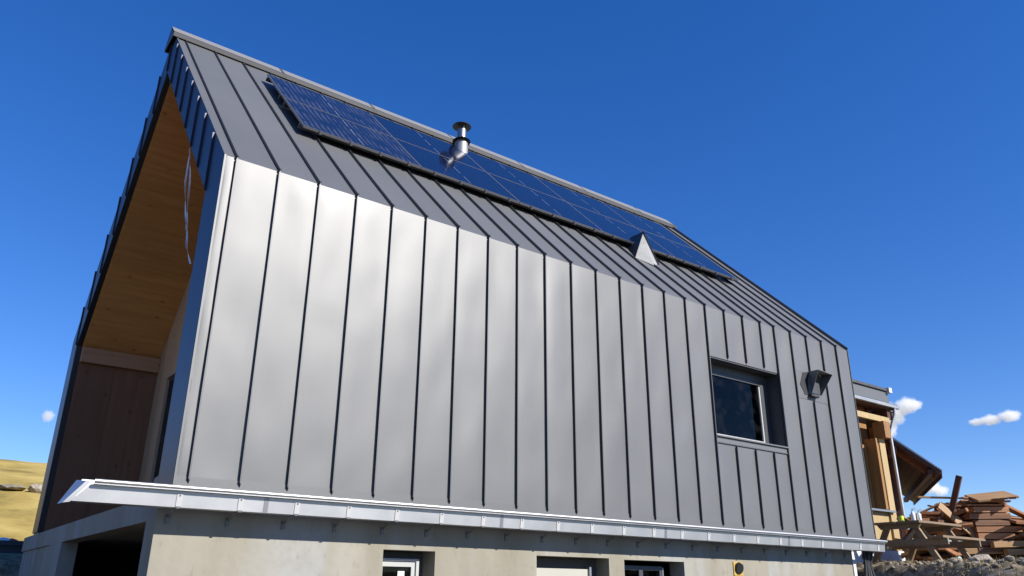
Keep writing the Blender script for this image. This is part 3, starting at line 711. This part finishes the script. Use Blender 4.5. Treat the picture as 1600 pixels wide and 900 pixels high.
# old chalet roof behind
ch = empty('old_chalet', (22.73, 3.05, 5.07), 'old dark brown chalet with slate roof edge and open eaves behind the annex', 'building', rz=R(32.73))
CP = .875; RDG = 4.6
def cz(y): return CP*min(y, 2*RDG-y)
def cpart(name, mb, m, parent=None, **k): return mb.build(name, m, parent or ch, **k)
cpart('roof', MB().prism([(-.06, cz(-.06)-.02), (RDG, cz(RDG)), (2*RDG+.06, -.05), (2*RDG+.06, .10), (RDG, cz(RDG)+.16), (-.08, .08)], 0, 8.5), M_SLATE)
cpart('barge_board', MB().prism([(-.07, -.10), (RDG, cz(RDG)-.08), (RDG, cz(RDG)+.03), (-.08, .02)], -.035, -.003), M_OLD)
cpart('verge_strip', MB().prism([(-.08, .022), (RDG, cz(RDG)+.032), (RDG, cz(RDG)+.075), (-.09, .06)], -.05, -.004), M_FRAMEAL)
for k in range(7):
    a, b = .03+.42*k, .43+.42*k
    cpart('soffit_board', MB().prism([(a, cz(a)-.035), (b, cz(b)-.035), (b, cz(b)-.01), (a, cz(a)-.01)], 0.0, 8.4), M_OLD)
cpart('rafter', MB().prism([(.05, cz(.05)-.20), (RDG, cz(RDG)-.20), (RDG, cz(RDG)-.04), (.05, cz(.05)-.04)], .62, .76), M_REDW)
cpart('purlin', MB().box(.02, 8.4, .16, .30, cz(.16)-.20, cz(.16)-.045), M_OLD)
cpart('purlin', MB().box(.05, 3, 1.05, 1.22, cz(1.05)-.25, cz(1.05)-.05), M_REDW)
cpart('fascia', MB().box(0, 8.5, -.07, -.04, -.17, -.03), M_OLD)
w_ = cpart('gable_wall', MB().prism([(1.0, -2.8), (2*RDG-1, -2.8), (2*RDG-1, cz(1)-.1), (RDG, cz(RDG)-.1), (1.0, cz(1)-.1)], 1.3, 1.45), M_OLD)
y = 1.0
while y < 4:
    MB().box(1.26, 1.299, y, y+.19, -2.7, cz(y)-.06).build('board', M_OLD, w_); y += .2
w_ = cpart('side_wall', MB().box(1.46, 8.2, 1.0, 1.15, -2.8, cz(1)-.1), M_OLD)

# ------------------------------------------------------------------ picnic table
TX, TY = 13.92, -.50
tz = ground_z(14.6, -.1, False)+.02
pt = empty('picnic_table', (TX, TY, tz), 'weathered wooden picnic table with attached benches beside the right end of the house', 'table')
TLn, HT = 1.75, .80
for k in range(6): MB().box(-.02+.01*((k*7) % 3), TLn, .0+.165*k, .155+.165*k, HT-.045, HT).build('tabletop_plank', M_TABLE, pt, bevel=.005)
for y0 in (-.42, -.26, 1.09, 1.25): MB().box(-.02, TLn, y0, y0+.145, .45, .495).build('bench_plank', M_TABLE, pt, bevel=.005)
for x in (.18, TLn-.25):
    MB().bar((x, .22, HT-.06), (x, -.22, -.06), .07, .11, (0,1,.5)).build('leg', M_TABLE, pt)
    MB().bar((x, .76, HT-.06), (x, 1.20, -.06), .07, .11, (0,1,-.5)).build('leg', M_TABLE, pt)
    MB().box(x-.085, x-.036, -.44, 1.42, .33, .45).build('cross_beam', M_TABLE, pt)
    MB().prism([(.03, HT-.05), (.10, HT-.14), (.88, HT-.14), (.95, HT-.05)], x-.085, x-.036).build('cleat', M_TABLE, pt)
MB().bar((.2, .49, .40), (.8, .49, HT-.06), .07, .09).build('diagonal_brace', M_TABLE, pt)
MB().bar((TLn-.27, .49, .40), (.95, .49, HT-.06), .07, .09).build('diagonal_brace', M_TABLE, pt)
def at(dx, dy): return Vector((TX+dx, TY+dy, tz+HT))
def bottle(p, label, hh, r):
    o = MB().tube([p+Vector((0,0,z*hh)) for z in (0,.02,.55,.72,.82,1)], [r*.95, r, r, r*.7, r*.32, r*.28], 14).build('spray_bottle', M_CLEAR); autosmooth(o, 60)
    MB().bar(p+Vector((-.01,0,hh+.01)), p+Vector((.03,-.06,hh+.015)), .03, .03).build('trigger_head', M_CLEAR, o)
    tag(o, label, 'bottle', 'bottles on the picnic table')
bottle(at(.10, .16), 'white spray bottle on the picnic table, farther from its right edge', .22, .045)
bottle(at(.22, .10), 'white spray bottle on the picnic table, next to its right edge', .20, .042)
p = at(.12, .42)
o = MB().tube([p, p+Vector((0,0,.10)), p+Vector((0,0,.11))], [.05,.05,.045], 14).build('lime_cup', M_LIME); autosmooth(o)
tag(o, 'bright lime yellow cup on the picnic table', 'cup')
# orange drain pipe
o = MB().tube([(16.9, 1.30, 2.2), (16.88, 1.27, 2.98)], .055, 14).build('drain_pipe', M_ORANGE); autosmooth(o)
MB().tube([(16.88, 1.27, 2.90), (16.878, 1.268, 3.02)], .066, 14).build('pipe_socket', M_ORANGE, o)
tag(o, 'orange plastic drain pipe standing behind the picnic table', 'pipe')

# black hoses hanging at the end of the gutter
for k in range(4):
    x0 = 12.42+.09*k
    pts = [(x0, -.10, 2.36), (x0+.02, -.08+.02*k, 2.1), (x0-.10+.03*k, -.12, 1.75), (x0-.22+.02*k, -.16, 1.3), (x0-.25, -.2, .9)]
    o = MB().tube(pts, .028+.004*(k % 2), 10).build('drain_hose', M_RUBBER if k != 2 else M_TRIM); autosmooth(o, 60)
    tag(o, ('leftmost', 'second', 'third', 'rightmost')[k]+' of the black hoses hanging from the right end of the gutter', 'hose', 'hoses at the gutter end')

# ------------------------------------------------------------------ scrap wood heap
rnd = random.Random(21)
def plank(a, b, wd, th, m, label, group='scrap wood heap', upv=(0,0,1), name='plank'):
    a, b = Vector(a), Vector(b); c = (a+b)/2; L = (b-a).length
    o = MB().box(-L/2, L/2, -wd/2, wd/2, -th/2, th/2).build(name, m, bevel=.004)
    d = (b-a).normalized(); u = Vector(upv); sy = u.cross(d)
    if sy.length < 1e-3: sy = Vector((0,1,0)).cross(d)
    sy.normalize(); uz = d.cross(sy)
    mw = Matrix((d, sy, uz)).transposed().to_4x4(); mw.translation = c; o.matrix_world = mw
    return tag(o, label, 'plank', group)
HC = Vector((18.35, .0, 0))
gz = 2.28
LB = 'weathered brown plank lying loose in the scrap wood heap'
prof_ax = Vector((.62, -.78, 0)).normalized(); per = Vector((.78, .62, 0))
def heap_h(s):   # outline of the heap along its length
    pts = [(-2.4, .95), (-2.0, 1.1), (-1.45, 1.4), (-1.0, 1.25), (-.5, 1.5), (.1, 1.6), (.4, 1.2), (.7, 1.05), (1.5, 1.0), (2.5, .6)]
    if s <= pts[0][0]: return .5
    for (a, ha), (b, hb) in zip(pts[:-1], pts[1:]):
        if a <= s <= b: return ha+(hb-ha)*(s-a)/(b-a)
    return .3
for k in range(250):
    s = rnd.uniform(-1.7, 1.5) if k < 215 else rnd.uniform(1.4, 2.8); t = rnd.uniform(-.8, 1.0)
    mid = -.95 < s < .45
    if mid: t = rnd.uniform(.22, .95)
    hh = heap_h(s)*(1 if mid else 1-.35*abs(t)/1.2); z = gz+rnd.uniform(.02, 1)**.7*hh
    c = HC+prof_ax*s+per*t; c.z = z-.06
    ang = rnd.gauss(0, .6)+rnd.choice((0, 0, 0, 1.3)); el = rnd.gauss(0, .22)
    d = (prof_ax*math.cos(ang)+per*math.sin(ang))*math.cos(el)+Vector((0,0,math.sin(el)))
    L = rnd.uniform(.4, 1.25)
    if c.z+abs(d.z)*L/2 > gz+hh+.10: c.z = gz+hh+.10-abs(d.z)*L/2
    plank(c-d*L/2, c+d*L/2, rnd.uniform(.08, .26), rnd.uniform(.025, .085), *((M_SCRAP, LB) if rnd.random() < .72 else (M_SCRAPL, 'pale sawn plank lying loose in the scrap wood heap')), upv=(rnd.gauss(0,.4), rnd.gauss(0,.4), 1))
plank((17.35, .47, 3.3), (17.40, .12, 4.20), .13, .06, M_OLD, 'dark board sticking up steeply out of the heap', upv=(1,0,0))
plank((17.7, .08, 3.70), (18.45, -.50, 3.80), .55, .05, M_SCRAPL, 'wide pale board lying across the top of the heap', upv=(-.1,-.35,1))
plank((18.05, -.15, 3.70), (18.95, -.65, 3.24), .22, .06, M_SCRAP, 'long brown board sloping down the right side of the heap')
plank((16.95, .95, 3.75), (17.5, .35, 3.72), .10, .04, M_SCRAPL, 'narrow pale lath jutting out left near the dark board')
plank((17.05, .55, 3.55), (17.75, .15, 2.85), .20, .04, M_SCRAPL, 'broad plank leaning down across the heap centre', upv=(-.6,-.6,.6))
for k, nth in enumerate(('lowest', 'second lowest', 'third lowest', 'middle', 'third highest', 'second highest', 'topmost')):
    z = 2.56+.147*k; j1 = rnd.uniform(-.07, .07); j2 = rnd.uniform(-.09, .09); jr = rnd.uniform(-.05, .05)
    plank((17.72+j1, .18-j1+jr, z), (18.42+j2, -.38-j2-jr, z+.01), .32, .125, M_SCRAP, nth+' short beam of the squared timber stack in the scrap heap', 'squared timber stack in the heap')
for k in range(12):
    c = Vector((18.05+rnd.uniform(-.25, .25), -.08+rnd.uniform(-.2, .2), 3.53+.018*k)); a_ = rnd.uniform(-.5, .5)
    d = (prof_ax*math.cos(a_)+per*math.sin(a_))*rnd.uniform(.25, .5)
    plank(c-d, c+d, rnd.uniform(.08, .2), .035, M_SCRAP, 'thin board wedged between the squared stack and the wide pale board', 'boards under the wide pale board', upv=(rnd.gauss(0,.12), rnd.gauss(0,.12), 1))
for k, (a, b, lab) in enumerate((((17.3, .45, 2.52), (18.5, -.55, 2.55), 'pale squared beam lying at the foot of the heap, behind the table'),
                  ((17.9, -.35, 2.50), (19.6, -1.35, 2.52), 'pale squared beam lying at the foot of the heap, farthest right'),
                  ((17.75, -.15, 2.66), (18.6, -.75, 2.70), 'pale beam resting crosswise on the two foot beams'))):
    plank(a, b, .16, .13, M_SCRAPL, lab)

# ------------------------------------------------------------------ rocks and gravel on the bank
def rock_mesh(seed, m):
    bm = bmesh.new(); bmesh.ops.create_icosphere(bm, subdivisions=2, radius=1)
    for v in bm.verts:
        v.co *= 1+.38*noise.noise(v.co*1.3+Vector((seed*3.1, seed, 0)))
        v.co.z *= .7
    me = bpy.data.meshes.new('rock'); bm.to_mesh(me); bm.free(); me.materials.append(m); return me
rocks = [rock_mesh(k, M_STONE) for k in range(5)]
rr = random.Random(5)
for k in range(26):
    for _ in range(60):
        x = rr.uniform(8.5, 15.5); y = rr.uniform(-5.2, -.3)
        if .5*x-.86*y-6.3 > .25 and not (13.6 < x < 15.9 and -1.1 < y): break
    o = link('rock', rocks[k % 5]); s = .05+.09*rr.random()**1.5; o.scale = (s*rr.uniform(.8,1.5), s, s*rr.uniform(.7,1.1)); o.rotation_euler = (0,0,rr.uniform(0,6))
    o.location = (x, y, ground_z(x, y)+s*.25)
    tag(o, 'grey stone lying on the earth bank in front of the picnic table', 'rock', 'stones on the earth bank')
gm = MB()
ico = bmesh.new(); bmesh.ops.create_icosphere(ico, subdivisions=1, radius=1)
iv = [v.co.copy() for v in ico.verts]; jf = [tuple(v.index for v in f.verts) for f in ico.faces]; ico.free()
for k in range(3000):
    x = rr.uniform(6.5, 17.5); y = rr.uniform(-6.8, 1.0)
    if (.5*x-.86*y-6.3 < .0 and x < 12.7) or (x < 13.15 and y > -.1): continue
    s = .012+.055*rr.random()**2; z = ground_z(x, y)+s*.3; a = rr.uniform(0, 6); n = len(gm.v)
    for v in iv:
        q = v*(s*rr.uniform(.7, 1.2)); gm.v.append((x+q.x*1.3*math.cos(a)-q.y*math.sin(a), y+q.x*1.3*math.sin(a)+q.y*math.cos(a), z+q.z*.7))
    gm.f += [tuple(n+i for i in f) for f in jf]
tag(gm.build('gravel', M_STONE), 'loose grey gravel and rubble spread over the earth bank', 'gravel', kind='stuff')
# dry grass tufts on the bank
dg = MB()
for k in range(2200):
    x = rr.uniform(6.8, 17); y = rr.uniform(-6.5, .6)
    if (.5*x-.86*y-6.3 < .15 and x < 12.9) or (x < 13.2 and y > -.15) or noise.noise(Vector((x*.9, y*.9, 7))) < -.05: continue
    z = ground_z(x, y)-.01
    for j in range(7):
        a = rr.uniform(0, 6.28); h = rr.uniform(.04, .12); l = rr.uniform(.02, .09); bx, by = x+rr.gauss(0,.03), y+rr.gauss(0,.03)
        wx, wy = -math.sin(a)*.004, math.cos(a)*.004
        n = len(dg.v); dg.v += [(bx-wx, by-wy, z), (bx+wx, by+wy, z), (bx+math.cos(a)*l, by+math.sin(a)*l, z+h)]; dg.f.append((n, n+1, n+2))
me = bpy.data.meshes.new('dry_grass'); me.from_pydata(dg.v, [], dg.f); me.materials.append(mat('straw', (.30,.225,.105), .9, var=.3, vscale=2))
tag(link('dry_grass', me), 'tufts of dry straw coloured grass on the earth bank', 'grass', kind='stuff')
# boulders on the hillside
for (x, y, s, lab) in ((2.28, 31.0, .33, 'pale boulder on the dry grass hillside next to the house'), (1.30, 31.3, .5001, 'flat grey boulder half sunk in the dry grass hillside')):
    o = link('boulder', rocks[0 if s < .5 else 3]); o.scale = (s*1.1, s, s*(.95 if s < .5 else .35)); o.location = (x, y, ground_z(x, y)+.1); tag(o, lab, 'rock')
# dark skip at the left with debris on it
sk = empty('debris_skip', (-.6, 15.4, 2.3), 'dark metal skip heaped with red and white debris beyond the left end of the house', 'container')
sinv = Matrix.Translation((-.6, 15.4, 2.3)).inverted()
def kpart(name, mb, m, **k):
    o = mb.build(name, m, sk, **k); o.matrix_parent_inverse = sinv; return o
kpart('side', MB().prism([(-2.6, 1.2), (.85, 1.2), (.95, 2.62), (-2.8, 2.62)], 14.2, 14.25, 'y'), M_NAVY)
kpart('side', MB().prism([(-2.6, 1.2), (.85, 1.2), (.95, 2.62), (-2.8, 2.62)], 16.2, 16.25, 'y'), M_NAVY)
kpart('end', MB().bar((.9, 15.2, 1.2), (.95, 15.2, 2.62), 1.95, .05, (1,0,0)), M_NAVY)
kpart('end', MB().bar((-2.6, 15.2, 1.2), (-2.8, 15.2, 2.62), 1.95, .05, (1,0,0)), M_NAVY)
kpart('rim', MB().box(-2.85, 1.0, 14.14, 14.20, 2.54, 2.65), M_NAVY)
for k in range(34):
    x, y = rr.uniform(-2.6, .8), rr.uniform(14.3, 15.2); s = rr.uniform(.06, .16)
    o = link('debris', rock_mesh(50+k % 4, M_RED if k % 2 else M_CLEAR), sk); o.matrix_parent_inverse = sinv; o.location = (x, y, 2.58+rr.uniform(0,.06)); o.scale = (s*1.3, s, s)

# ------------------------------------------------------------------ clouds
def cloud_mat():
    m = bpy.data.materials.new('cloud_vapour'); m.use_nodes = True; t = m.node_tree; n = t.nodes; L = t.links; n.clear()
    o = n.new('ShaderNodeOutputMaterial'); v = n.new('ShaderNodeVolumePrincipled'); v.inputs['Color'].default_value = (1,1,1,1); v.inputs['Anisotropy'].default_value = .2
    tc = n.new('ShaderNodeTexCoord'); nz = n.new('ShaderNodeTexNoise'); nz.inputs['Scale'].default_value = 2.0; nz.inputs['Detail'].default_value = 6; nz.inputs['Roughness'].default_value = .6
    L.new(tc.outputs['Object'], nz.inputs['Vector'])
    ln = n.new('ShaderNodeVectorMath'); ln.operation = 'LENGTH'; L.new(tc.outputs['Object'], ln.inputs[0])
    a = n.new('ShaderNodeMath'); a.operation = 'MULTIPLY_ADD'; a.inputs[1].default_value = -1.0; a.inputs[2].default_value = .42; L.new(ln.outputs['Value'], a.inputs[0])
    b = n.new('ShaderNodeMath'); b.operation = 'ADD'; L.new(a.outputs[0], b.inputs[0]); L.new(nz.outputs[0], b.inputs[1])
    c = n.new('ShaderNodeMapRange'); c.inputs[1].default_value = .0; c.inputs[2].default_value = .42; c.inputs[3].default_value = 0; c.inputs[4].default_value = .10; L.new(b.outputs[0], c.inputs[0])
    L.new(c.outputs[0], v.inputs['Density']); L.new(v.outputs[0], o.inputs['Volume']); return m
M_CLOUD = cloud_mat()
for (loc, lobes, lab) in (
    ((1299, 656, 284), ((0,0,0,25,23),(13,-20,13,20,17),(-5,8,-24,16,19),(16,-34,12,12,10)), 'white puffy cloud just right of the annex roof'),
    ((1360, 530, 262), ((0,0,0,19,10),(11,-24,4,19,11),(-10,17,-2,15,7)), 'small white cloud near the right edge of the sky'),
    ((1338, 634, 166), ((0,0,0,17,13),(7,-12,-7,15,10)), 'faint low cloud beside the old chalet roof'),
    ((160, 1460, 263), ((0,0,0,11,12),), 'tiny wisp of cloud beside the left edge of the house')):
    o = empty('cloud', loc, lab, 'cloud')
    for (dx, dy, dz, r, rz_) in lobes:
        bm = bmesh.new(); bmesh.ops.create_icosphere(bm, subdivisions=3, radius=1)
        me = bpy.data.meshes.new('puff'); bm.to_mesh(me); bm.free(); me.materials.append(M_CLOUD)
        c = link('puff', me, o); c.location = (dx, dy, dz); c.scale = (r, r, rz_)
